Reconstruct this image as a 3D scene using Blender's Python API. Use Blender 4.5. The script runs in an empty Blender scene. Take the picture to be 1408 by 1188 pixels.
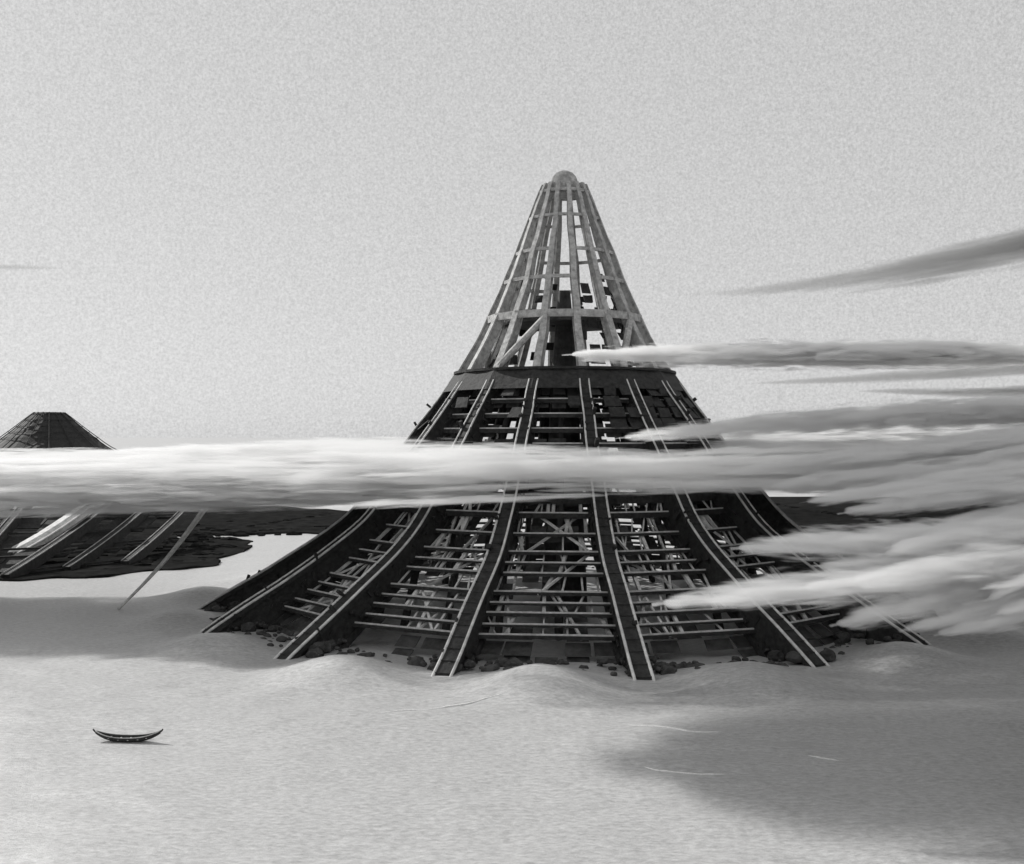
import bpy, bmesh, math, random
from mathutils import Vector, noise

random.seed(11)
R = math.radians
scene = bpy.context.scene
col = scene.collection

# ------------------------------------------------------------------ camera
H = 100.0                       # eye height above the water, metres
FPX = 1510.0                    # focal length in pixels of the 1408 wide photo
PW, PH, HORIZON = 1408.0, 1188.0, 600.0
cam_data = bpy.data.cameras.new('camera')
cam_data.sensor_width = 36.0
cam_data.lens = 36.0 * FPX / PW
cam_data.shift_y = (HORIZON - PH / 2) / PW
cam_data.clip_start = 1.0
cam_data.clip_end = 200000.0
cam = bpy.data.objects.new('camera', cam_data)
cam.location = (0, 0, H)
cam.rotation_euler = (R(90), 0, 0)
col.objects.link(cam)
scene.camera = cam

# ------------------------------------------------------------------ sky and sun
SUN_EL, SUN_ROT = R(36), R(-50)          # rotation clockwise from +Y (straight ahead)
world = bpy.data.worlds.new('World')
scene.world = world
world.use_nodes = True
wn = world.node_tree
wn.nodes.clear()
sky = wn.nodes.new('ShaderNodeTexSky')
sky.sky_type = 'NISHITA'
sky.sun_disc = False
sky.sun_elevation = SUN_EL
sky.sun_rotation = SUN_ROT
sky.dust_density = 1.0
sky.air_density = 1.0
bw = wn.nodes.new('ShaderNodeRGBToBW')
bg = wn.nodes.new('ShaderNodeBackground')
bg.inputs['Strength'].default_value = 0.10
wo = wn.nodes.new('ShaderNodeOutputWorld')
wn.links.new(sky.outputs[0], bw.inputs[0])
# thin even overcast veil over the clear sky, faintly mottled
veil = wn.nodes.new('ShaderNodeMix')
veil.data_type = 'FLOAT'
veil.inputs['Factor'].default_value = 0.78
wtc = wn.nodes.new('ShaderNodeTexCoord')
wno = wn.nodes.new('ShaderNodeTexNoise')
wno.inputs['Scale'].default_value = 430.0
wno.inputs['Detail'].default_value = 3
wno.inputs['Roughness'].default_value = 0.8
wmr = wn.nodes.new('ShaderNodeMapRange')
wmr.inputs['From Min'].default_value = 0.3
wmr.inputs['From Max'].default_value = 0.7
wmr.inputs['To Min'].default_value = 5.1
wmr.inputs['To Max'].default_value = 8.0
wn.links.new(wtc.outputs['Generated'], wno.inputs['Vector'])
wn.links.new(wno.outputs['Fac'], wmr.inputs['Value'])
wn.links.new(bw.outputs[0], veil.inputs['A'])
wn.links.new(wmr.outputs[0], veil.inputs['B'])
wn.links.new(veil.outputs[0], bg.inputs[0])
wn.links.new(bg.outputs[0], wo.inputs[0])

sun_data = bpy.data.lights.new('sun', 'SUN')
sun_data.energy = 4.6
sun_data.angle = R(0.5)
sun_data.color = (1.0, 0.99, 0.97)
sun = bpy.data.objects.new('sun', sun_data)
sd = Vector((math.sin(SUN_ROT) * math.cos(SUN_EL), math.cos(SUN_ROT) * math.cos(SUN_EL), math.sin(SUN_EL)))
sun.rotation_euler = sd.to_track_quat('Z', 'Y').to_euler()
sun.location = sd * 3000
col.objects.link(sun)

scene.view_settings.view_transform = 'Standard'
scene.view_settings.look = 'None'
scene.view_settings.exposure = 0.0
scene.view_settings.gamma = 1.0
scene.cycles.volume_bounces = 5
scene.cycles.max_bounces = 8
scene.cycles.transparent_max_bounces = 16


# ------------------------------------------------------------------ helpers
def at(px, py, d):
    """world point seen at photo pixel (px, py) at distance d"""
    return Vector(((px - PW / 2) / FPX * d, d, H - (py - HORIZON) / FPX * d))


def on_water(px, py):
    return at(px, py, FPX * H / (py - HORIZON))


def sstep(a, b, x):
    t = max(0.0, min(1.0, (x - a) / (b - a)))
    return t * t * (3 - 2 * t)


def lerp_table(tab, x):
    if x <= tab[0][0]:
        return tab[0][1]
    for (x0, y0), (x1, y1) in zip(tab, tab[1:]):
        if x <= x1:
            return y0 + (y1 - y0) * (x - x0) / (x1 - x0)
    return tab[-1][1]


def smooth_table(tab, x):
    """Catmull-Rom through a table"""
    n = len(tab)
    if x <= tab[0][0]:
        return tab[0][1]
    if x >= tab[-1][0]:
        return tab[-1][1]
    i = 0
    while x > tab[i + 1][0]:
        i += 1

    def slope(k):
        if k == 0:
            return (tab[1][1] - tab[0][1]) / (tab[1][0] - tab[0][0])
        if k == n - 1:
            return (tab[-1][1] - tab[-2][1]) / (tab[-1][0] - tab[-2][0])
        return (tab[k + 1][1] - tab[k - 1][1]) / (tab[k + 1][0] - tab[k - 1][0])
    h = tab[i + 1][0] - tab[i][0]
    t = (x - tab[i][0]) / h
    return ((2 * t**3 - 3 * t**2 + 1) * tab[i][1] + (t**3 - 2 * t**2 + t) * h * slope(i)
            + (-2 * t**3 + 3 * t**2) * tab[i + 1][1] + (t**3 - t**2) * h * slope(i + 1))


def steel(name, c0, c1, scale=0.12, rough=0.75, bump=0.4):
    m = bpy.data.materials.new(name)
    m.use_nodes = True
    nt = m.node_tree
    p = nt.nodes['Principled BSDF']
    tc = nt.nodes.new('ShaderNodeTexCoord')
    n1 = nt.nodes.new('ShaderNodeTexNoise')
    n1.inputs['Scale'].default_value = scale
    n1.inputs['Detail'].default_value = 8
    n1.inputs['Roughness'].default_value = 0.7
    cr = nt.nodes.new('ShaderNodeValToRGB')
    cr.color_ramp.elements[0].position = 0.32
    cr.color_ramp.elements[0].color = (c0, c0, c0 * 0.99, 1)
    cr.color_ramp.elements[1].position = 0.68
    cr.color_ramp.elements[1].color = (c1, c1, c1 * 0.99, 1)
    bp = nt.nodes.new('ShaderNodeBump')
    bp.inputs['Strength'].default_value = bump
    bp.inputs['Distance'].default_value = 0.6
    nt.links.new(tc.outputs['Object'], n1.inputs['Vector'])
    nt.links.new(n1.outputs['Fac'], cr.inputs[0])
    nt.links.new(cr.outputs[0], p.inputs['Base Color'])
    nt.links.new(n1.outputs['Fac'], bp.inputs['Height'])
    nt.links.new(bp.outputs[0], p.inputs['Normal'])
    p.inputs['Roughness'].default_value = rough
    p.inputs['Specular IOR Level'].default_value = 0.25
    return m


M_DARK = steel('dark_iron', 0.014, 0.05, scale=0.35, bump=1.0)
M_PANEL = steel('sooty_plate', 0.025, 0.085, scale=0.2)
M_PALE = steel('pale_weathered_rail', 0.40, 0.80, scale=0.25)
M_UPPER = steel('sunlit_weathered_stone', 0.20, 0.56, scale=0.3, bump=0.8)  # paler than the lower iron: sunlight on the upper tower put into the colour
M_BOAT = steel('tarred_wood', 0.02, 0.06, scale=1.5)


def mnode(nt, op, a, b=None, c=None):
    n = nt.nodes.new('ShaderNodeMath')
    n.operation = op
    for k, q in enumerate((a, b, c)):
        if q is None:
            continue
        if isinstance(q, (int, float)):
            n.inputs[k].default_value = q
        else:
            nt.links.new(q, n.inputs[k])
    return n.outputs[0]


def vapour(name, density, albedo, aniso, step, dims):
    m = bpy.data.materials.new(name)
    m.use_nodes = True
    nt = m.node_tree
    nt.nodes.clear()
    out = nt.nodes.new('ShaderNodeOutputMaterial')
    v = nt.nodes.new('ShaderNodeVolumePrincipled')
    v.inputs['Color'].default_value = (albedo, albedo, albedo, 1)
    v.inputs['Anisotropy'].default_value = aniso
    nt.links.new(v.outputs[0], out.inputs['Volume'])
    m.cycles.volume_step_rate = step / (0.1 * dims)
    return m, nt, v


def fbm(nt, vec, scl, off, detail=4, rough=0.62):
    mp = nt.nodes.new('ShaderNodeMapping')
    mp.inputs['Scale'].default_value = scl
    mp.inputs['Location'].default_value = off
    n1 = nt.nodes.new('ShaderNodeTexNoise')
    n1.inputs['Scale'].default_value = 1.0
    n1.inputs['Detail'].default_value = detail
    n1.inputs['Roughness'].default_value = rough
    nt.links.new(vec, mp.inputs[0])
    nt.links.new(mp.outputs[0], n1.inputs['Vector'])
    return n1.outputs['Fac']


def soft_density(nt, v, f, soft, density):
    mr = nt.nodes.new('ShaderNodeMapRange')
    mr.interpolation_type = 'SMOOTHSTEP'
    mr.inputs['From Min'].default_value = 0.0
    mr.inputs['From Max'].default_value = soft
    mr.inputs['To Min'].default_value = 0.0
    mr.inputs['To Max'].default_value = density
    nt.links.new(f, mr.inputs['Value'])
    nt.links.new(mr.outputs[0], v.inputs['Density'])


class MB:
    def __init__(self):
        self.v, self.f = [], []

    def add(self, vs, fs):
        o = len(self.v)
        self.v += [tuple(p) for p in vs]
        self.f += [tuple(i + o for i in f) for f in fs]

    def bar(self, a, b, w, h, up=Vector((0, 0, 1))):
        a, b = Vector(a), Vector(b)
        d = (b - a).normalized()
        s = d.cross(up)
        if s.length < 1e-4:
            s = d.cross(Vector((1, 0, 0)))
        s.normalize()
        u = s.cross(d).normalized()
        vs = [p + s * (w / 2 * i) + u * (h / 2 * j) for p in (a, b) for i, j in ((-1, -1), (1, -1), (1, 1), (-1, 1))]
        self.add(vs, [(0, 1, 2, 3), (7, 6, 5, 4), (0, 4, 5, 1), (1, 5, 6, 2), (2, 6, 7, 3), (3, 7, 4, 0)])

    def tube(self, pts, rads, n=8):
        pts = [Vector(p) for p in pts]
        vs, fs = [], []
        for i, p in enumerate(pts):
            d = (pts[min(i + 1, len(pts) - 1)] - pts[max(i - 1, 0)]).normalized()
            s = d.cross(Vector((0, 0, 1)))
            if s.length < 1e-3:
                s = d.cross(Vector((1, 0, 0)))
            s.normalize()
            u = s.cross(d)
            for k in range(n):
                a = 2 * math.pi * k / n
                vs.append(p + s * math.cos(a) * rads[i] + u * math.sin(a) * rads[i])
        for i in range(len(pts) - 1):
            for k in range(n):
                k2 = (k + 1) % n
                fs.append((i * n + k, i * n + k2, (i + 1) * n + k2, (i + 1) * n + k))
        fs.append(tuple(range(n - 1, -1, -1)))
        fs.append(tuple((len(pts) - 1) * n + k for k in range(n)))
        self.add(vs, fs)

    def build(self, name, mat, parent=None, smooth=False):
        me = bpy.data.meshes.new(name)
        me.from_pydata(self.v, [], self.f)
        me.update()
        bm = bmesh.new()
        bm.from_mesh(me)
        bmesh.ops.recalc_face_normals(bm, faces=bm.faces)
        bm.to_mesh(me)
        bm.free()
        if smooth:
            for p in me.polygons:
                p.use_smooth = True
        me.materials.append(mat)
        o = bpy.data.objects.new(name, me)
        col.objects.link(o)
        if parent:
            o.parent = parent
        return o


def tag(o, label=None, cat=None, group=None, kind=None):
    if label:
        o['label'] = label
    if cat:
        o['category'] = cat
    if group:
        o['group'] = group
    if kind:
        o['kind'] = kind
    return o


def empty(name, loc):
    o = bpy.data.objects.new(name, None)
    o.location = loc
    o.empty_display_size = 10
    col.objects.link(o)
    return o


# ------------------------------------------------------------------ water
TC = Vector(((776 - 704) / FPX * 657, 657, 0))        # centre of the great tower's foot
RIB_A = [R(61.5 - 22.5 * k) for k in range(16)]       # from straight-to-camera, positive to the left


def rib_dir(a):
    return Vector((-math.sin(a), -math.cos(a), 0))


def rib_tan(a):
    return Vector((-math.cos(a), math.sin(a), 0))


FOOT_R = 214.0
MOUNDS = []
for k in range(16):
    a = RIB_A[k] - R(11.25)
    p = TC + rib_dir(a) * (FOOT_R + 8)
    MOUNDS.append((p.x, p.y, 7.0 + 2.0 * random.random(), 24.0))


def water_z(x, y):
    z = 0.0
    dx, dy = x - TC.x, y - TC.y
    rr = math.hypot(dx, dy)
    if rr < 420:
        for mx, my, mh, ms in MOUNDS:
            q = ((x - mx) ** 2 + (y - my) ** 2) / (ms * ms)
            if q < 9:
                z += mh * math.exp(-q)
    if 60 < y < 1500 and abs(x) < 900:
        z += 1.1 * noise.noise(Vector((x / 75, y / 45, 3.1))) + 0.7 * noise.noise(Vector((x / 20, y / 11, 7.7))) + 0.25 * noise.noise(Vector((x / 8, y / 5, 1.7)))
    return z


def spaced(breaks):
    out = []
    for a, b, n in breaks:
        out += [a + (b - a) * i / n for i in range(n)]
    out.append(breaks[-1][1])
    return out


xs = spaced([(-60000, -6000, 8), (-6000, -900, 14), (-900, -300, 50), (-300, 400, 230), (400, 900, 42), (900, 6000, 14), (6000, 60000, 8)])
ys = spaced([(-3000, 60, 8), (60, 220, 30), (220, 560, 150), (560, 1500, 80), (1500, 8000, 16), (8000, 90000, 8)])
vs = [(x, y, water_z(x, y)) for y in ys for x in xs]
nx = len(xs)
fs = [(j * nx + i, j * nx + i + 1, (j + 1) * nx + i + 1, (j + 1) * nx + i) for j in range(len(ys) - 1) for i in range(nx - 1)]
wm = bpy.data.materials.new('pale_sea')
wm.use_nodes = True
nt = wm.node_tree
p = nt.nodes['Principled BSDF']
p.inputs['Roughness'].default_value = 0.35
p.inputs['Specular IOR Level'].default_value = 0.3
tc = nt.nodes.new('ShaderNodeTexCoord')
mp = nt.nodes.new('ShaderNodeMapping')
mp.inputs['Scale'].default_value = (0.35, 0.7, 0.5)
n1 = nt.nodes.new('ShaderNodeTexNoise')
n1.inputs['Scale'].default_value = 1.0
n1.inputs['Detail'].default_value = 9
n1.inputs['Roughness'].default_value = 0.75
cr = nt.nodes.new('ShaderNodeValToRGB')
cr.color_ramp.elements[0].position = 0.34
cr.color_ramp.elements[0].color = (0.30, 0.30, 0.30, 1)
cr.color_ramp.elements[1].position = 0.66
cr.color_ramp.elements[1].color = (0.55, 0.55, 0.55, 1)
bp = nt.nodes.new('ShaderNodeBump')
bp.inputs['Strength'].default_value = 0.6
bp.inputs['Distance'].default_value = 0.5
nt.links.new(tc.outputs['Object'], mp.inputs[0])
nt.links.new(mp.outputs[0], n1.inputs['Vector'])
nt.links.new(n1.outputs['Fac'], cr.inputs[0])
nt.links.new(cr.outputs[0], p.inputs['Base Color'])
nt.links.new(n1.outputs['Fac'], bp.inputs['Height'])
nt.links.new(bp.outputs[0], p.inputs['Normal'])
w = MB()
w.v, w.f = vs, fs
tag(w.build('water', wm, smooth=True), kind='structure')

# ------------------------------------------------------------------ the great tower
PROFILE = [(-8, 223), (0, 214), (12, 194), (26, 170), (52, 131), (75, 111), (100, 92), (135, 66), (169, 47), (208, 30.5), (246, 15.5), (262, 9)]


def prof(z):
    return smooth_table(PROFILE, z)


W_TAB = [(-8, 9), (0, 8.6), (60, 7.2), (133, 5.2), (137, 4.3), (200, 3.2), (262, 2.3)]
D_TAB = [(-8, 38), (0, 36), (50, 24), (100, 14), (135, 8), (200, 4.2), (262, 2.6)]
PLAT = 135.0
tower = empty('lattice_tower', TC)
tag(tower, 'colossal open framed conical tower in the centre, its waist wrapped in cloud', 'tower')


def rp(a, r, z, t=0.0):
    q = Vector((z * .06, a * 7.0, 2.0))          # the members are a little warped and sagging
    return rib_dir(a) * (r + .7 * noise.noise(q)) + rib_tan(a) * (t + .8 * noise.noise(q + Vector((0, 0, 9)))) + Vector((0, 0, z))


def rib_mesh(a, z0, z1, n, mb):
    """deep radial web plate with an inner and an outer flange"""
    zs = [z0 + (z1 - z0) * i / n for i in range(n + 1)]
    vs, fs = [], []
    for z in zs:
        r, w, d = prof(z), lerp_table(W_TAB, z), lerp_table(D_TAB, z)
        tw = w * 0.30
        # outline of an I section
        for (rr, t) in ((r, -w / 2), (r, w / 2), (r - d * .16, w / 2), (r - d * .16, tw), (r - d * .85, tw), (r - d * .85, w / 2),
                        (r - d, w / 2), (r - d, -w / 2), (r - d * .85, -w / 2), (r - d * .85, -tw), (r - d * .16, -tw), (r - d * .16, -w / 2)):
            vs.append(rp(a, rr, z, t))
    m = 12
    for i in range(n):
        for k in range(m):
            k2 = (k + 1) % m
            fs.append((i * m + k, i * m + k2, (i + 1) * m + k2, (i + 1) * m + k))
    top = n * m
    for base in (0, top):
        fs += [(base, base + 1, base + 2, base + 11), (base + 11, base + 2, base + 3, base + 10),
               (base + 10, base + 3, base + 4, base + 9), (base + 9, base + 4, base + 5, base + 8), (base + 8, base + 5, base + 6, base + 7)]
    mb.add(vs, fs)


rnd = random.Random(5)
for k, a in enumerate(RIB_A):
    m = MB()
    rib_mesh(a, -8, PLAT - 1, 40, m)
    for _ in range(90):                   # riveted patches, stiffeners and brackets on the flanks
        z = rnd.uniform(0, 120)
        r, wz, dz = prof(z), lerp_table(W_TAB, z), lerp_table(D_TAB, z)
        s_ = rnd.choice((-1, 1))
        c = rp(a, r - dz * rnd.uniform(.05, .95), z, s_ * wz * rnd.uniform(.25, .5))
        m.bar(c, c + rib_dir(a) * rnd.uniform(-5, 5) + Vector((0, 0, rnd.uniform(1, 5))), rnd.uniform(.6, 2.2), rnd.uniform(.6, 2.0))
    rib = m.build('leg', M_DARK, tower)
    for s in (-1, 1):                     # the pale rails along both edges of the leg's outer face
        c = MB()
        zz = [-8 + (PLAT - 4 + 8) * i / 40 for i in range(41)]
        c.tube([rp(a, prof(z) + 0.3, z, s * lerp_table(W_TAB, z) * 0.46) for z in zz],
               [max(0.35, lerp_table(W_TAB, z) * 0.085) for z in zz], 6)
        c.build('rail', M_PALE, rib, True)
    t = MB()                              # rungs between the rails, on two thin stringers
    for s in (-1, 1):
        t.tube([rp(a, prof(z) + 0.2, z, s * lerp_table(W_TAB, z) * .40) for z in zz], [.22] * 41, 5)
    for i in range(34):
        z = 2 + i * 3.9
        wz = lerp_table(W_TAB, z)
        t.bar(rp(a, prof(z) + 0.25, z, -wz * .45), rp(a, prof(z) + 0.25, z, wz * .45), 0.7, 0.5)
    t.build('lattice', M_DARK, rib)
    u = MB()
    rib_mesh(a, PLAT + 2, 250, 26, u)
    u.build('upper_rib', M_UPPER, tower)


def chord_pts(z, inset=0.0):
    return [rp(a, prof(z) - inset, z) for a in RIB_A]


def ring(z, w, h, inset, name, mat, skip=()):
    m = MB()
    P = chord_pts(z, inset)
    for k in range(16):
        if k in skip:
            continue
        m.bar(P[k], P[(k + 1) % 16], w, h)
    return m.build(name, mat, tower)


# horizontal girders of the skirt, each with a pale rail on its outer edge
for z, h in ((10.5, 1.5), (14.5, .9), (18.5, 1.4), (22.5, .9), (26.5, 1.4), (34, 1.3), (38.5, .9), (43, 1.3), (51, 1.3), (60, 2.6), (68, 4.5), (86, 2.0), (95, 2.2), (103, 2.2), (111, 2.0), (119, 2.0)):
    g = ring(z, 3.0, h, lerp_table(D_TAB, z) * 0.72, 'ring_girder', M_DARK)
    m = MB()
    P = chord_pts(z + h / 2 + 0.3, lerp_table(D_TAB, z) * 0.72 - 1.3)
    for k in range(16):
        a_, b_ = P[k], P[(k + 1) % 16]
        m.bar(a_.lerp(b_, .02), b_.lerp(a_, .02), 0.8, 0.75)
    m.build('rail', M_PALE, g)
for z, h in ((169, 4.2), (191, 2.0), (208, 1.8), (229, 1.6), (245, 1.8)):
    ring(z, 1.6, h, 1.2, 'upper_ring', M_UPPER, {191: (3, 9), 208: (6, 12, 2), 229: (4, 10)}.get(z, ()))

# solid collar and deck that closes the skirt
m = MB()
for (z0, z1, t) in ((PLAT - 9, PLAT + 1.5, 1.5),):
    for k in range(16):
        a, b = RIB_A[k], RIB_A[(k + 1) % 16]
        q = [rp(a, prof(z0) + .8, z0), rp(b, prof(z0) + .8, z0), rp(b, prof(z1) + .8, z1), rp(a, prof(z1) + .8, z1)]
        i_ = [v - Vector((v.x, v.y, 0)).normalized() * t for v in q]
        m.add(q + i_, [(0, 1, 2, 3), (7, 6, 5, 4), (3, 2, 6, 7), (0, 4, 5, 1)])
m.build('collar', M_DARK, tower)
m = MB()
n = 48
rr = prof(PLAT + 1.5) + 1.2
vs = [Vector((r_ * math.cos(2 * math.pi * i / n), r_ * math.sin(2 * math.pi * i / n), z_)) for r_, z_ in ((rr, PLAT + 1.6), (rr, PLAT + 3.0), (12, PLAT + 3.0), (12, PLAT + 1.6)) for i in range(n)]
fs = [(j * n + i, j * n + (i + 1) % n, ((j + 1) % 4) * n + (i + 1) % n, ((j + 1) % 4) * n + i) for j in range(4) for i in range(n)]
m.add(vs, fs)
m.build('platform', M_DARK, tower)

# inner lining: a patchwork of plates set back behind the legs, with ragged openings
rnd = random.Random(5)


def lining(zlist, nseg, inset, fill, name, mat, jit=0.12):
    m = MB()
    for i in range(len(zlist) - 1):
        for s in range(nseg * 16):
            k, f0, f1 = s // nseg, (s % nseg) / nseg, (s % nseg + 1) / nseg
            a, b = RIB_A[k], RIB_A[(k + 1) % 16]
            if k == 15:
                b = a - R(22.5)
            ang0, ang1 = a + (b - a) * f0, a + (b - a) * f1
            p_ = fill(zlist[i], (ang0 + ang1) / 2)
            if rnd.random() > p_:
                continue
            z0 = zlist[i] + rnd.uniform(0, jit) * (zlist[i + 1] - zlist[i])
            z1 = zlist[i + 1] - rnd.uniform(0, jit) * (zlist[i + 1] - zlist[i])
            r0 = prof(z0) - inset * lerp_table(D_TAB, z0) + rnd.uniform(-2, 2)
            r1 = prof(z1) - inset * lerp_table(D_TAB, z1) + rnd.uniform(-2, 2)
            w0 = rnd.uniform(0, .15) * (ang1 - ang0)
            q = [rp(ang0 + w0, r0, z0), rp(ang1 - w0, r0, z0), rp(ang1 - w0, r1, z1), rp(ang0 + w0, r1, z1)]
            o = [v - Vector((v.x, v.y, 0)).normalized() * 0.8 for v in q]
            m.add(q + o, [(0, 1, 2, 3), (7, 6, 5, 4), (0, 4, 5, 1), (1, 5, 6, 2), (2, 6, 7, 3), (3, 7, 4, 0)])
    return m.build(name, mat, tower)


def fill_low(z, a):
    a = (a + math.pi) % (2 * math.pi) - math.pi
    base = 0.36
    if R(-130) < a < R(-30):
        base = 0.62
    if a > R(45):
        base = 0.5
    if z < 6:
        base = .65
    if z > 60:
        base += 0.1
    return base


lining([-4, 3, 8, 14.5, 22.5, 30, 38, 47, 55, 64, 72], 5, 1.0, fill_low, 'cladding', M_PANEL)
lining([72, 81, 90, 99, 107, 115, 122, 128], 3, 1.0,
       lambda z, a: 0.92 if (z > 112 or R(-110) < ((a + math.pi) % (2 * math.pi) - math.pi) < R(-15)) else 0.5, 'cladding', M_PANEL)

lining([140, 147, 154, 161, 168, 175, 182, 189, 196], 2, 2.2,
       lambda z, a: (.62 if R(-100) < ((a + math.pi) % (2 * math.pi) - math.pi) < R(-2) else .12) * (1 if z < 176 else .55), 'cladding', M_DARK, .3)
lining([104, 110, 116, 122, 127], 3, .12,
       lambda z, a: .9 if R(-115) < ((a + math.pi) % (2 * math.pi) - math.pi) < R(-14) else .12, 'cladding', M_DARK, .1)
# diagonal braces in the panels
for k in range(16):
    a, b = RIB_A[k], RIB_A[k] - R(22.5)
    for zz in ((10, 26), (26, 43), (43, 60)):
        ins = lerp_table(D_TAB, zz[0]) * .8
        for _ in range(2):
            m = MB()
            f0, f1 = rnd.uniform(.0, 1), rnd.uniform(0, 1)
            m.bar(rp(a + (b - a) * f0, prof(zz[0]) - ins, zz[0]), rp(a + (b - a) * f1, prof(zz[1]) - ins, zz[1]), 1.1, 1.1)
            m.build('brace', M_PALE if rnd.random() < .5 else M_UPPER, tower)
    # short posts and broken ties between the girders of this bay
    m = MB()
    lev = [10.5, 18.5, 26.5, 34, 43, 51, 60, 68]
    for z0, z1 in zip(lev, lev[1:]):
        for _ in range(5):
            f0 = rnd.uniform(.04, .96)
            f1 = f0 + (rnd.uniform(-.12, .12) if rnd.random() < .5 else 0)
            i0, i1 = lerp_table(D_TAB, z0) * .8, lerp_table(D_TAB, z1) * .8
            c0 = rp(a, prof(z0) - i0, z0).lerp(rp(b, prof(z0) - i0, z0), f0)
            c1 = rp(a, prof(z1) - i1, z1).lerp(rp(b, prof(z1) - i1, z1), f1)
            wd = rnd.choice((.7, .9, 1.6))
            m.bar(c0, c1, wd, wd)
    m.build('lattice', (M_PALE, M_PALE, M_UPPER)[k % 3], tower)
    if k not in (1, 4, 7, 10, 13):
        continue
    m = MB()
    m.tube([rp(a, prof(139) - 2, 139), rp(b, prof(166) - 2, 166)], [2.1, 2.1], 8)
    m.build('diagonal_strut', M_UPPER, tower)

# floors inside the skirt, inner columns and the central shaft
for z in (60, 95):
    m = MB()
    n = 48
    r1, r0 = prof(z) - lerp_table(D_TAB, z) * 1.1, prof(z) * 0.62
    vs = [Vector((r_ * math.cos(2 * math.pi * i / n), r_ * math.sin(2 * math.pi * i / n), z_)) for r_, z_ in ((r1, z), (r1, z + 1.4), (r0, z + 1.4), (r0, z)) for i in range(n)]
    m.add(vs, [(j * n + i, j * n + (i + 1) % n, ((j + 1) % 4) * n + (i + 1) % n, ((j + 1) % 4) * n + i) for j in range(4) for i in range(n)])
    m.build('floor_ring', M_PANEL, tower)
for k in range(24):
    a = 2 * math.pi * k / 24 + 0.07
    m = MB()
    m.tube([rp(a, 118, -4), rp(a, 100, 60), rp(a, 68, 95), rp(a, 50, PLAT)], [2.2, 1.9, 1.6, 1.4], 8)
    m.build('inner_column', M_PANEL, tower)
m = MB()
m.tube([(0, 0, -4), (0, 0, 135), (0, 0, 186), (0, 0, 187)], [14, 8, 3.6, 3.0], 16)
m.build('central_shaft', M_PANEL, tower)
m = MB()
n = 32
for z0, z1, r0, r1 in ((166, 173, 36, 30),):
    vs = [Vector((r_ * math.cos(2 * math.pi * i / n), r_ * math.sin(2 * math.pi * i / n), z_)) for r_, z_ in ((r0, z0), (r1, z1), (8, z1), (8, z0)) for i in range(n)]
    m.add(vs, [(j * n + i, j * n + (i + 1) % n, ((j + 1) % 4) * n + (i + 1) % n, ((j + 1) % 4) * n + i) for j in range(4) for i in range(n)])
m.build('upper_floor', M_PANEL, tower)
# rubble heaped round the foot of every leg
for k, a in enumerate(RIB_A):
    m = MB()
    c0 = rp(a, FOOT_R - 10, 0)
    for q in range(64):
        t_ = rnd.choice((-1, 1)) * rnd.random() ** 1.6
        c = rp(a, FOOT_R - 12 + rnd.uniform(-24, 3), rnd.uniform(-1.5, 1.5) + 3 * (1 - abs(t_)), t_ * 40)
        rad = rnd.choice((1.0, 1.5, 2.0, 3.6)) * rnd.uniform(.7, 1.2)
        bm_ = bmesh.new()
        bmesh.ops.create_icosphere(bm_, subdivisions=2, radius=rad)
        for v_ in bm_.verts:
            v_.co *= 1 + .45 * noise.noise(v_.co * .5 + c)
            v_.co.z *= .7
            v_.co += c
        bm_.verts.index_update()
        m.add([v_.co.copy() for v_ in bm_.verts], [tuple(v_.index for v_ in f_.verts) for f_ in bm_.faces])
        bm_.free()
    m.build('rubble', M_PANEL, tower)
# crown cap
m = MB()
n = 16
prof_cap = [(12.5, 244), (12.0, 249), (8.6, 250), (8.0, 252.5), (7.2, 255), (5.2, 257.3), (2.4, 258.6), (0.3, 258.8)]
vs = [Vector((r_ * math.cos(2 * math.pi * i / n), r_ * math.sin(2 * math.pi * i / n), z_)) for r_, z_ in prof_cap for i in range(n)]
fs = [(j * n + i, j * n + (i + 1) % n, (j + 1) * n + (i + 1) % n, (j + 1) * n + i) for j in range(len(prof_cap) - 1) for i in range(n)]
m.add(vs, fs + [tuple(range((len(prof_cap) - 1) * n, len(prof_cap) * n)), tuple(range(n - 1, -1, -1))])
m.build('crown_cap', M_UPPER, tower)

# ------------------------------------------------------------------ the far cut-off tower on the left
fc = at(68, 600, 2100)
far = empty('truncated_tower', (fc.x, fc.y, 0))
tag(far, 'distant dark flat-topped tower rising out of the cloud at the far left', 'tower')
FP = [(0, 225), (40, 170), (70, 122), (82, 101), (100, 79), (114, 62), (135, 38), (146, 25)]
m = MB()
n = 32
ztab = [0, 20, 40, 60, 80, 90, 97, 104, 111, 118, 125, 132, 139, 146]
vs = []
for z in ztab:
    for i in range(n):
        a = 2 * math.pi * i / n
        r_ = smooth_table(FP, z) * (1 + 0.02 * (i % 2) + .05 * noise.noise(Vector((i * .9, z * .2, 4))))
        vs.append(Vector((r_ * math.cos(a), r_ * math.sin(a), z)))
fs = [(j * n + i, j * n + (i + 1) % n, (j + 1) * n + (i + 1) % n, (j + 1) * n + i) for j in range(len(ztab) - 1) for i in range(n)]
m.add(vs, fs + [tuple(range((len(ztab) - 1) * n, len(ztab) * n))])
m.build('wall', M_DARK, far)
for k in range(16):
    a = 2 * math.pi * k / 16
    m = MB()
    m.tube([Vector((math.cos(a) * (smooth_table(FP, z) * 1.05 + 1), math.sin(a) * (smooth_table(FP, z) * 1.05 + 1), z)) for z in ztab], [0.9] * len(ztab), 6)
    m.build('leg', M_DARK, far)
m = MB()
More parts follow.
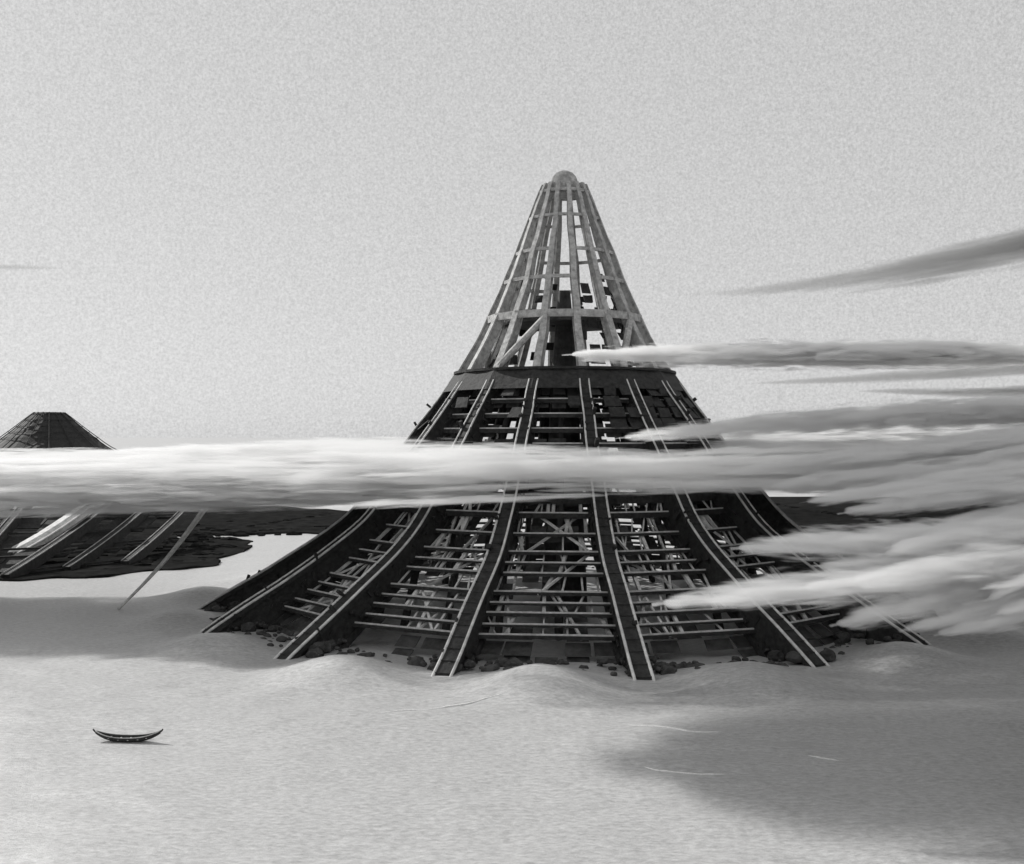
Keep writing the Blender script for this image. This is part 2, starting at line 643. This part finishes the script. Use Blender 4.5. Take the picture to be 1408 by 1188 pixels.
for z in (97, 108, 119, 131, 143):
    for i in range(n):
        a, b = 2 * math.pi * i / n, 2 * math.pi * (i + 1) / n
        r_ = smooth_table(FP, z) * 1.05 + .6
        m.bar((math.cos(a) * r_, math.sin(a) * r_, z), (math.cos(b) * r_, math.sin(b) * r_, z), 1.0, .8)
m.build('ring_girder', M_DARK, far)

# ------------------------------------------------------------------ low dark slab standing in for shade on the water, and two slanting beams
shade_px = [(-60, 800), (0, 800), (60, 797), (120, 795), (180, 789), (240, 783), (285, 779), (310, 772), (300, 769), (335, 760), (345, 746), (300, 741), (255, 741), (240, 736),
       (300, 735), (380, 734), (470, 735), (500, 722), (480, 704), (380, 697), (280, 697), (200, 699), (120, 699), (-60, 702)]
M_SHADE = steel('black_shade', 0.008, 0.03, scale=0.06, rough=1.0, bump=1.0)  # near-black colour that stands in for shade under the clouds
M_SHADE.node_tree.nodes['Principled BSDF'].inputs['Specular IOR Level'].default_value = 0.0


def shade_slab(shade_px, label):
    """dark slab standing in for cloud shade; its outline is brought to the water plane at its real distance"""
    base = [on_water(x, y) for x, y in shade_px]
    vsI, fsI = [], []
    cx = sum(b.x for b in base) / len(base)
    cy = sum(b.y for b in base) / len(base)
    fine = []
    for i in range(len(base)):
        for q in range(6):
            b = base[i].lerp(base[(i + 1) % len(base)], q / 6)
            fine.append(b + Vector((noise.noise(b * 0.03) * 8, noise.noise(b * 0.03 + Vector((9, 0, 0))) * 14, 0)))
    im = bpy.data.meshes.new('shade_slab')
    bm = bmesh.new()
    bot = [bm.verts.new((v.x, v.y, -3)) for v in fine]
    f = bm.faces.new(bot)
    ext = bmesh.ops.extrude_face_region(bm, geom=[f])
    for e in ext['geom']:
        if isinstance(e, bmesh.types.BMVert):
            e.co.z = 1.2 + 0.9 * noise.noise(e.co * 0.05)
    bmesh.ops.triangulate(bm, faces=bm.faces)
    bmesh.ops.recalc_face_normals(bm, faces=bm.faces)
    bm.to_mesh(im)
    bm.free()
    im.materials.append(M_SHADE)
    io = bpy.data.objects.new('shade_slab', im)
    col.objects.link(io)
    tag(io, label, 'shade_slab')
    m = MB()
    r2 = random.Random(len(shade_px))
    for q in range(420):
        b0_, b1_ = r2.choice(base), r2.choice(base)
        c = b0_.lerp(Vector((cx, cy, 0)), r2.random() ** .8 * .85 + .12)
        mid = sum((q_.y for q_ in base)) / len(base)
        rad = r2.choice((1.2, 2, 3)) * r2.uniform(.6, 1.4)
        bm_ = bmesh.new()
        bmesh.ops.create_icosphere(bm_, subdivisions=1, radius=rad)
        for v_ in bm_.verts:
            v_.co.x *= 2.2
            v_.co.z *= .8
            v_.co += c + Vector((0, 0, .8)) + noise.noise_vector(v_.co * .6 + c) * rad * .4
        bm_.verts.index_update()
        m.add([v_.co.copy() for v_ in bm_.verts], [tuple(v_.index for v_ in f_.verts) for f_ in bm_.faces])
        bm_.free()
    m.build('rubble', M_SHADE, io)  # lumps roughening the slab that carries the shade


shade_slab(shade_px, 'low flat black slab put in for the shade on the pale water beneath the cloud bank')
shade_slab([(1000, 742), (1060, 760), (1120, 770), (1200, 778), (1290, 772), (1360, 780), (1450, 776), (1520, 760), (1520, 690), (1400, 686), (1200, 684), (1000, 684)],
       'low black slab put in for the cloud shade behind the right side of the tower, mostly under cloud')  # dark slab in place of the shaded cloud underside behind the tower


def beam(name, p0, p1, w0, w1, label):
    m = MB()
    r_ = empty(name, p0)
    d = p1 - p0
    n = 24
    side = d.cross(Vector((0, 0, 1))).normalized()
    up = side.cross(d).normalized()
    vs = []
    for i in range(n + 1):
        t = i / n
        w = w0 + (w1 - w0) * t
        c = d * t + up * (-0.03 * d.length * math.sin(math.pi * t))
        for k in range(8):
            th = math.pi * (k + .5) / 4
            vs.append(c + side * (math.cos(th) * w / 2) + up * (math.sin(th) * w * .32))
    fs = [(i * 8 + k, i * 8 + (k + 1) % 8, (i + 1) * 8 + (k + 1) % 8, (i + 1) * 8 + k) for i in range(n) for k in range(8)] + [tuple(range(7, -1, -1)), tuple(n * 8 + k for k in range(8))]
    m.add(vs, fs)
    m.build('girder', M_PALE, r_)
    for s_ in (-1, 1):
        e = MB()
        e.tube([vs[i * 8 + (3 if s_ < 0 else 0)] + up * 0.1 for i in range(n + 1)], [w1 * .06] * (n + 1), 6)
        e.build('rail', M_PALE, r_, True)
    tag(r_, label, 'beam')
    return r_


b0 = on_water(-40, 790)
beam('slanting_beam', b0, at(118, 700, b0.y * 1.12), 17, 15, 'broad pale slanting beam climbing from the black shade slab into the cloud')
b0 = on_water(163, 838)
beam('slanting_beam', b0, at(285, 695, b0.y * 1.12), 1.4, 4.2, 'thin pale slanting beam rising from open water across the black shade slab')

# dark broken lattice skirt standing on the shade slab at the left edge, its upper part lost in the cloud
fr0 = on_water(60, 792)
frame = empty('lattice_ruin', fr0)
tag(frame, 'dark broken lattice skirt sinking into the black shade slab at the left edge', 'ruin')
LEGS = [((-150, 806), (-30, 690)), ((-62, 803), (40, 690)), ((8, 797), (160, 690)), ((92, 786), (215, 690)), ((172, 778), (268, 690))]
leg_pts = []
for lo_, up_ in LEGS:
    p0 = on_water(*lo_)
    p1 = at(up_[0], up_[1], p0.y * 1.22)
    leg_pts.append([p0.lerp(p1, t) - Vector((0, 0, 9 * t * (1 - t))) - fr0 for t in [i / 10 for i in range(11)]])
for P in leg_pts:
    m = MB()
    for q0, q1 in zip(P, P[1:]):
        m.bar(q0, q1, 6.5, 7.5)
    leg_ = m.build('leg', M_DARK, frame)
    for s_ in (-2.6, 2.6):
        m = MB()
        m.tube([q + Vector((s_, -1, 4.2)) for q in P], [.4] * len(P), 6)
        m.build('rail', M_UPPER, leg_, True)
for q in (1, 3, 4, 6, 8):
    m = MB()
    for P, Q in zip(leg_pts, leg_pts[1:]):
        m.bar(P[q], Q[q], 2, 1.6)
    m.build('ring_girder', M_DARK, frame)
r2 = random.Random(4)
m = MB()
for P, Q in zip(leg_pts, leg_pts[1:]):
    for q in range(10):
        for u in range(3):
            if r2.random() < .3:
                continue
            c0, c1 = P[q].lerp(Q[q], u / 3 + .02), P[q].lerp(Q[q], (u + 1) / 3)
            c2, c3 = P[q + 1].lerp(Q[q + 1], (u + 1) / 3), P[q + 1].lerp(Q[q + 1], u / 3 + .02)
            dn = Vector((0, 4, -2.5))
            th = Vector((0, .8, -.8))
            m.add([c0 + dn, c1 + dn, c2 + dn, c3 + dn, c0 + dn + th, c1 + dn + th, c2 + dn + th, c3 + dn + th],
                  [(0, 1, 2, 3), (7, 6, 5, 4), (0, 4, 5, 1), (1, 5, 6, 2), (2, 6, 7, 3), (3, 7, 4, 0)])
m.build('cladding', M_DARK, frame)

# ------------------------------------------------------------------ boat
bp0 = on_water(176, 1017)
boat = empty('boat', bp0 + Vector((0, 0, 0)))
tag(boat, 'small dark crescent-shaped boat with upturned ends alone on the pale water', 'boat')
L = 21.5
m = MB()
nL, nS = 28, 10


def sheer(t):
    return 0.95 + 2.0 * abs(t) ** 2.6


def hull_pt(t, s, inset=0.0):
    half = 1.9 * (1 - abs(t) ** 2.3) ** 0.8 + 0.12
    half = max(0.1, half - inset)
    bot_z = -0.7 + 2.7 * abs(t) ** 2.8 + inset
    a = math.pi * s
    zz = bot_z + (sheer(t) - bot_z) * (1 - math.sin(a)) ** 1.3
    return Vector((t * L / 2, -math.cos(a) * half, zz))


vs = []
for i in range(nL + 1):
    t = -1 + 2 * i / nL
    for s in range(nS + 1):
        vs.append(hull_pt(t, s / nS))
    for s in range(nS, -1, -1):
        vs.append(hull_pt(t, s / nS, 0.18))
mm = 2 * (nS + 1)
fs = [(i * mm + k, i * mm + (k + 1) % mm, (i + 1) * mm + (k + 1) % mm, (i + 1) * mm + k) for i in range(nL) for k in range(mm)]
fs += [tuple(range(mm)), tuple(nL * mm + k for k in range(mm))]
m.add(vs, fs)
m.build('hull', M_BOAT, boat, True)
for s in (0, 1):
    g = MB()
    g.tube([hull_pt(-1 + 2 * i / nL, s) + Vector((0, 0, .06)) for i in range(nL + 1)], [.16] * (nL + 1), 6)
    g.build('gunwale', M_UPPER, boat, True)
for s in (-1, 1):
    g = MB()
    e = hull_pt(s, 0) + hull_pt(s, 1)
    e = e / 2
    g.tube([e + Vector((-s * .5, 0, -.8)), e + Vector((s * .25, 0, -.1)), e + Vector((s * .6, 0, .25)), e + Vector((s * .75, 0, .6))], [.26, .3, .27, .2], 8)
    g.build('stem_post', M_BOAT, boat, True)
for t in (-.55, -.25, .05, .35, .6):
    g = MB()
    a_, b_ = hull_pt(t, 0.08), hull_pt(t, 0.92)
    g.bar(a_ + Vector((0, 0, -.15)), b_ + Vector((0, 0, -.15)), .5, .14)
    g.build('thwart', M_PALE, boat)

# ------------------------------------------------------------------ wave crests
M_FOAM = steel('sea_foam', 0.6, 0.85, scale=1.2)


def crest(pix, wid, hgt, label):
    pts = [on_water(x, y) for x, y in pix]
    m = MB()
    n = 60
    vs, fs = [], []
    tot = len(pts) - 1
    o0 = pts[0]
    for i in range(n + 1):
        u = i / n * tot
        k = min(int(u), tot - 1)
        c = pts[k].lerp(pts[k + 1], u - k)
        d = (pts[k + 1] - pts[k]).normalized()
        s = Vector((-d.y, d.x, 0))
        t = i / n
        e = math.sin(math.pi * min(1, max(0, t))) ** .7 * (0.55 + .65 * abs(noise.noise(c * 0.35)))
        zb = water_z(c.x, c.y)
        c = c + s * noise.noise(c * 0.08) * 1.5
        for q, hz in ((-1, -.3), (-.45, .55), (0, 1), (.6, .35), (1, -.3)):
            vs.append(Vector((c.x, c.y, zb)) + s * (q * wid * e * .5) + Vector((0, 0, hz * hgt * e - 0.02)) - o0)
    for i in range(n):
        for k in range(5):
            fs.append((i * 5 + k, i * 5 + (k + 1) % 5, (i + 1) * 5 + (k + 1) % 5, (i + 1) * 5 + k))
    m.add(vs, fs + [tuple(range(5)), tuple(n * 5 + k for k in range(5))])
    o = m.build('wave_crest', M_FOAM, None, True)
    o.location = o0
    tag(o, label, 'wave', 'wave crests on the water before the tower')


crest([(505, 984), (560, 979), (620, 972), (665, 966), (712, 961)], 1.6, .7, 'long thin white wave crest on bright water below the tower foot')
crest([(862, 998), (900, 1000), (945, 1007), (990, 1008)], 1.6, .6, 'white wave crest at the edge of the shadowed water')
crest([(885, 1056), (905, 1061), (950, 1066), (1000, 1066)], 1.4, .6, 'bright wave crest nearest the viewer below the tower')
crest([(1112, 1040), (1130, 1044), (1155, 1046)], 1.4, .6, 'short pale wave crest alone on the dark water at right')


# ------------------------------------------------------------------ clouds
def vol_body(name, p0, p1, ry, rz, seed, bend=0.0, density=0.32, albedo=0.93, soft=0.8, amp=1.5, grain=(15, 6, 2.0), taper=0.36, tail=False, step=1.5, parent=None):
    """tapered body of vapour from its tip p0 to its root p1: a closed hull holding a ragged, streaky density"""
    d = p1 - p0
    L = d.length
    x_ = d.normalized()
    y_ = Vector((0, 0, 1)).cross(x_).normalized()
    z_ = x_.cross(y_)
    n, m = 26, 20

    def shape(x):
        q = max(0.0, x) ** taper
        return q * (max(0.0, 1 - x) ** taper) * (2 ** taper) if tail else q
    vs, fs = [], []
    for i in range(n + 1):
        x = -0.02 + 1.02 * (i / n) ** 1.5
        q = shape(x) * 1.2 + 0.10
        zc = bend * 4 * x * (1 - x)
        for j in range(m):
            th = 2 * math.pi * j / m
            vs.append(Vector((x, math.cos(th) * q, math.sin(th) * q + zc)))
    for i in range(n):
        for j in range(m):
            j2 = (j + 1) % m
            fs.append((i * m + j, i * m + j2, (i + 1) * m + j2, (i + 1) * m + j))
    fs += [tuple(range(m - 1, -1, -1)), tuple(n * m + j for j in range(m))]
    mat, nt, v = vapour('vapour', density, albedo, 0.3, step, (L + 2 * ry + 2 * rz) / 3)
    tcn = nt.nodes.new('ShaderNodeTexCoord')
    sp = nt.nodes.new('ShaderNodeSeparateXYZ')
    nt.links.new(tcn.outputs['Object'], sp.inputs[0])
    X, Y, Z = sp.outputs
    xc = mnode(nt, 'MAXIMUM', X, 0.0005)
    q = mnode(nt, 'POWER', xc, taper)
    if tail:
        q2 = mnode(nt, 'POWER', mnode(nt, 'MAXIMUM', mnode(nt, 'SUBTRACT', 1.0, X), 0.0005), taper)
        q = mnode(nt, 'MULTIPLY', mnode(nt, 'MULTIPLY', q, q2), 2 ** taper)
    zc = mnode(nt, 'MULTIPLY', mnode(nt, 'MULTIPLY', X, mnode(nt, 'SUBTRACT', 1.0, X)), 4 * bend)
    zz = mnode(nt, 'DIVIDE', mnode(nt, 'SUBTRACT', Z, zc), q)
    yy = mnode(nt, 'DIVIDE', Y, q)
    rho = mnode(nt, 'SQRT', mnode(nt, 'ADD', mnode(nt, 'MULTIPLY', yy, yy), mnode(nt, 'MULTIPLY', zz, zz)))
    f = mnode(nt, 'SUBTRACT', 0.95, rho)
    n1 = fbm(nt, tcn.outputs['Object'], (L / grain[0], ry / grain[1], rz / grain[2]), (seed * 7.3, seed * 3.1, seed * 1.7))
    f = mnode(nt, 'MULTIPLY_ADD', mnode(nt, 'SUBTRACT', n1, 0.5), amp * 2, f)
    soft_density(nt, v, f, soft, density)
    b = MB()
    b.add(vs, fs)
    o = b.build(name, mat, parent, True)
    from mathutils import Matrix
    M = Matrix.Identity(4)
    for r_ in range(3):
        M[r_][0], M[r_][1], M[r_][2], M[r_][3] = x_[r_] * L, y_[r_] * ry, z_[r_] * rz, p0[r_]
    o.matrix_world = M
    return o


crnd = random.Random(23)
SEED = [0]


def tongue(tip, root, d, ry, half, label, bend=0.0, wisps=3, fan=1.0, **kw):
    """a cloud tongue (half = half thickness in photo pixels at its root) with thinner wisps along it"""
    mpx = d / FPX
    o = empty('cloud', at(*tip, d))
    bpy.context.view_layer.update()
    inv = o.location.copy()
    tag(o, label, 'cloud', 'clouds about the tower')

    def piece(name, t0, t1, dd, ry_, rz_, bend_):
        SEED[0] += 1
        b = vol_body(name, at(*t0, dd), at(*t1, dd + 10), ry_, rz_, SEED[0], bend_, **kw)
        mw = b.matrix_world.copy()
        mw.translation -= inv
        b.parent = o
        b.matrix_local = mw
    piece('cloud_body', tip, root, d, ry, half * mpx, bend)
    for k in range(wisps):
        t = crnd.uniform(.12, .55)
        tx = tip[0] + (root[0] - tip[0]) * t
        ty = tip[1] + (root[1] - tip[1]) * t
        ty += half * t ** .5 * (-.3 + 1.2 * (k + .5) / wisps) - 4 * bend * half * t * (1 - t)
        piece('wisp', (tx, ty), (root[0] + 20, root[1] + half * crnd.uniform(-1.6, .9) * fan), d - ry * crnd.uniform(.2, .8), ry * .5, half * mpx * crnd.uniform(.55, .85), crnd.uniform(.1, .6))
    return o


# the bank that wraps the tower's waist: (photo x, top y, bottom y) of its near face
BANK = [(-1500, 634, 722), (-200, 634, 722), (140, 630, 718), (230, 622, 714), (330, 616, 708), (460, 612, 700), (620, 613, 692), (700, 616, 674), (800, 624, 669), (900, 627, 670), (1000, 620, 674), (1100, 606, 682), (1300, 594, 692), (2400, 594, 692)]
BD = 500.0
BX0, BX1 = -900.0, 900.0
btab = []
for px_, t_, b_ in BANK:
    zt, zb = 100 - (t_ - 600) / FPX * BD, 100 - (b_ - 600) / FPX * BD
    btab.append(((px_ - 704) / FPX * BD, (zt + zb) / 2, (zt - zb) / 2))
zc_t = [(q[0], q[1]) for q in btab]
hz_t = [(q[0], q[2]) for q in btab]
by_t = [(BX0, 655), (-270, 655), (-90, 640), (BX1, 640)]     # thin on the left, deep round the tower
hy_t = [(BX0, 85), (-270, 85), (-90, 140), (BX1, 140)]
vs, fs = [], []
n, m = 120, 40
for i in range(n + 1):
    x = BX0 + (BX1 - BX0) * i / n
    zc, hz = lerp_table(zc_t, x), lerp_table(hz_t, x)
    for j in range(m):
        th = 2 * math.pi * j / m
        c_, s_ = math.cos(th), math.sin(th)
        vs.append(Vector((x, lerp_table(by_t, x) + math.copysign(abs(c_) ** .5, c_) * lerp_table(hy_t, x) * 1.05, zc + s_ * hz * 1.3)))
for i in range(n):
    for j in range(m):
        j2 = (j + 1) % m
        fs.append((i * m + j, i * m + j2, (i + 1) * m + j2, (i + 1) * m + j))
fs += [tuple(range(m - 1, -1, -1)), tuple(n * m + j for j in range(m))]
mat, nt, v = vapour('bank_vapour', 0.22, 0.88, 0.2, 3.0, (1800 + 430 + 45) / 3)
g = nt.nodes.new('ShaderNodeNewGeometry')
sp = nt.nodes.new('ShaderNodeSeparateXYZ')
nt.links.new(g.outputs['Position'], sp.inputs[0])
X, Y, Z = sp.outputs
xn = mnode(nt, 'DIVIDE', mnode(nt, 'SUBTRACT', X, BX0), BX1 - BX0)


def curve(tab, lo, hi):
    c = nt.nodes.new('ShaderNodeFloatCurve')
    cv = c.mapping.curves[0]
    pts = [((x - BX0) / (BX1 - BX0), (lerp_table(tab, x) - lo) / (hi - lo)) for x in [BX0] + [q[0] for q in tab if BX0 < q[0] < BX1] + [BX1]]
    cv.points[0].location = pts[0]
    cv.points[1].location = pts[-1]
    for q in pts[1:-1]:
        cv.points.new(*q)
    for q in cv.points:
        q.handle_type = 'VECTOR'
    c.mapping.update()
    nt.links.new(xn, c.inputs['Value'])
    return mnode(nt, 'MULTIPLY_ADD', c.outputs[0], hi - lo, lo)


zc = curve(zc_t, 60, 110)
hz = curve(hz_t, 0, 40)
zn = mnode(nt, 'DIVIDE', mnode(nt, 'SUBTRACT', Z, zc), hz)
yn = mnode(nt, 'DIVIDE', mnode(nt, 'SUBTRACT', Y, curve(by_t, 600, 800)), curve(hy_t, 0, 300))
zn = mnode(nt, 'MULTIPLY', zn, 1.12)
rho = mnode(nt, 'SQRT', mnode(nt, 'ADD', mnode(nt, 'POWER', mnode(nt, 'ABSOLUTE', yn), 4.0), mnode(nt, 'MULTIPLY', zn, zn)))
f = mnode(nt, 'SUBTRACT', 1.0, rho)
na = fbm(nt, g.outputs['Position'], (1 / 30, 1 / 12, 1 / 2.0), (3, 1, 7), 6, .7)
nb = fbm(nt, g.outputs['Position'], (1 / 150, 1 / 60, 1 / 16), (5, 2, 9), 2)
f = mnode(nt, 'MULTIPLY_ADD', mnode(nt, 'SUBTRACT', na, 0.5), 3.4, f)
f = mnode(nt, 'MULTIPLY_ADD', mnode(nt, 'SUBTRACT', nb, 0.5), 2.2, f)
f = mnode(nt, 'ADD', f, 0.12)
soft_density(nt, v, f, 1.0, 0.28)
b = MB()
b.add(vs, fs)
bank = b.build('cloud_bank', mat, None, True)
tag(bank, 'long level bank of pale streaky cloud wrapped round the waist of the great tower', 'cloud bank', kind='thing')

# ragged streaks drifting along the bank's face, over its top and under its bottom edge
for k in range(30):
    px_ = -260 + 45 * k + crnd.uniform(-40, 40)
    d_ = 490 if px_ > 560 else (540 if px_ > 400 else 565)
    x_ = (px_ - 704) / FPX * d_
    zc_, hz_ = lerp_table(zc_t, x_), lerp_table(hz_t, x_)
    e = crnd.choice((-.95, -.7, -.2, .35, .7, .95))
    ln = crnd.uniform(90, 230)
    sl = crnd.uniform(-.012, .03)
    z_ = zc_ + e * hz_
    p0, p1 = Vector((x_ - ln / 2, d_ + crnd.uniform(-10, 25), z_ - sl * ln)), Vector((x_ + ln / 2, d_ + crnd.uniform(-10, 25), z_ + sl * ln))
    w_ = vol_body('wisp', p0, p1, crnd.uniform(12, 22), crnd.uniform(2.6, 5.0), 200 + k, crnd.uniform(-.4, .4), density=.16, albedo=.9, soft=1.0, amp=1.9, grain=(22, 8, 1.8), taper=.5, tail=True, step=2.0)
    w_.parent = bank

tongue((1018, 754), (1680, 775), 330, 26, 40, 'blunt white cloud tongue level with the middle of the tower skirt at right', .45)
tongue((1128, 778), (1680, 800), 318, 24, 37, 'rounded white cloud tongue tucked between two longer tongues at right', .3)
tongue((912, 829), (1680, 796), 310, 26, 37, 'longest pointed white cloud tongue reaching across the tower skirt', .5, 5)
tongue((1152, 858), (1680, 758), 300, 20, 31, 'short white cloud tongue curling down beside the tower foot at right', .3)
tongue((1245, 866), (1680, 770), 292, 16, 28, 'white cloud tongue curling down between two others near the right edge', .2)
tongue((1292, 872), (1680, 800), 286, 12, 22, 'lowest thin white cloud tongue above the shadowed water at right edge', .2, 2)
tongue((1110, 690), (1680, 629), 400, 26, 25, 'upper white cloud tongue just under the bank right of the tower', .3)
tongue((1162, 705), (1680, 651), 385, 24, 26, 'white cloud tongue second below the bank right of the tower', .3)
tongue((1286, 724), (1680, 676), 370, 18, 28, 'white cloud tongue third below the bank near the right edge', .3)
tongue((1000, 650), (1680, 580), 480, 30, 25, 'feathery wisp on the face of the bank right of the tower waist', .2, 4)
tongue((1060, 668), (1680, 610), 460, 30, 25, 'feathery wisp fanning up over the lower face of the bank at right', .2, 4)
tongue((858, 602), (1680, 561), 530, 24, 28, 'pale wisp curling round the right flank of the tower waist', .4, 4)
tongue((786, 488), (1440, 494), 560, 24, 25, 'thin pale wisp crossing the tower above its dark collar', .1, 4, .3, taper=.42, tail=True, density=.6, albedo=.97)
# the farther bank behind the tower, right of it, and unseen high clouds added to shade the water
fb = vol_body('cloud_bank', Vector((160, 1450, 76)), Vector((1800, 1500, 76)), 460, 19, 71, density=.06, albedo=.9, grain=(90, 50, 5), taper=.35, step=10)
tag(fb, 'farther cloud bank low over the water behind the right side of the tower', 'cloud bank', kind='thing')
shade_cloud = vol_body('clouds', Vector((-690, 952, 700)), Vector((300, 905, 700)), 222, 64, 72, density=.20, albedo=.95, soft=1.0, amp=.5, grain=(220, 120, 60), taper=.3, step=9)  # added unseen cloud, there to shade the water at lower right
tag(shade_cloud, 'added cloud out of view overhead, shading the water at lower right', 'cloud', kind='stuff')
shade_cloud2 = vol_body('clouds', Vector((-1010, 1230, 700)), Vector((-1500, 1230, 700)), 200, 60, 75, density=.10, albedo=.95, soft=1.0, amp=.5, grain=(220, 120, 60), taper=.4, step=9)  # added unseen cloud, there to shade the water at left
tag(shade_cloud2, 'added cloud out of view overhead, shading the water at lower right', 'cloud', kind='stuff')
# grey streaks in the sky
G = dict(density=.035, albedo=.35, soft=.8, amp=.8, grain=(150, 60, 9), step=8)
tongue((930, 406), (1560, 300), 1500, 60, 42, 'long grey cloud streak rising to the right edge high in the sky', -.5, 2, .4, taper=.8, **G)
tongue((1030, 527), (1560, 490), 1500, 60, 17, 'level grey cloud streak right of the dark collar of the tower', -.3, 1, .4, taper=.6, **G)
tongue((1180, 538), (1560, 542), 1500, 60, 14, 'lowest grey cloud streak close above the cloud horizon at right', 0, 1, .4, taper=.5, **G)
tongue((90, 369), (-220, 360), 1500, 60, 12, 'small grey cloud streak at the left edge of the sky', 0, 0, .4, taper=.6, **G)
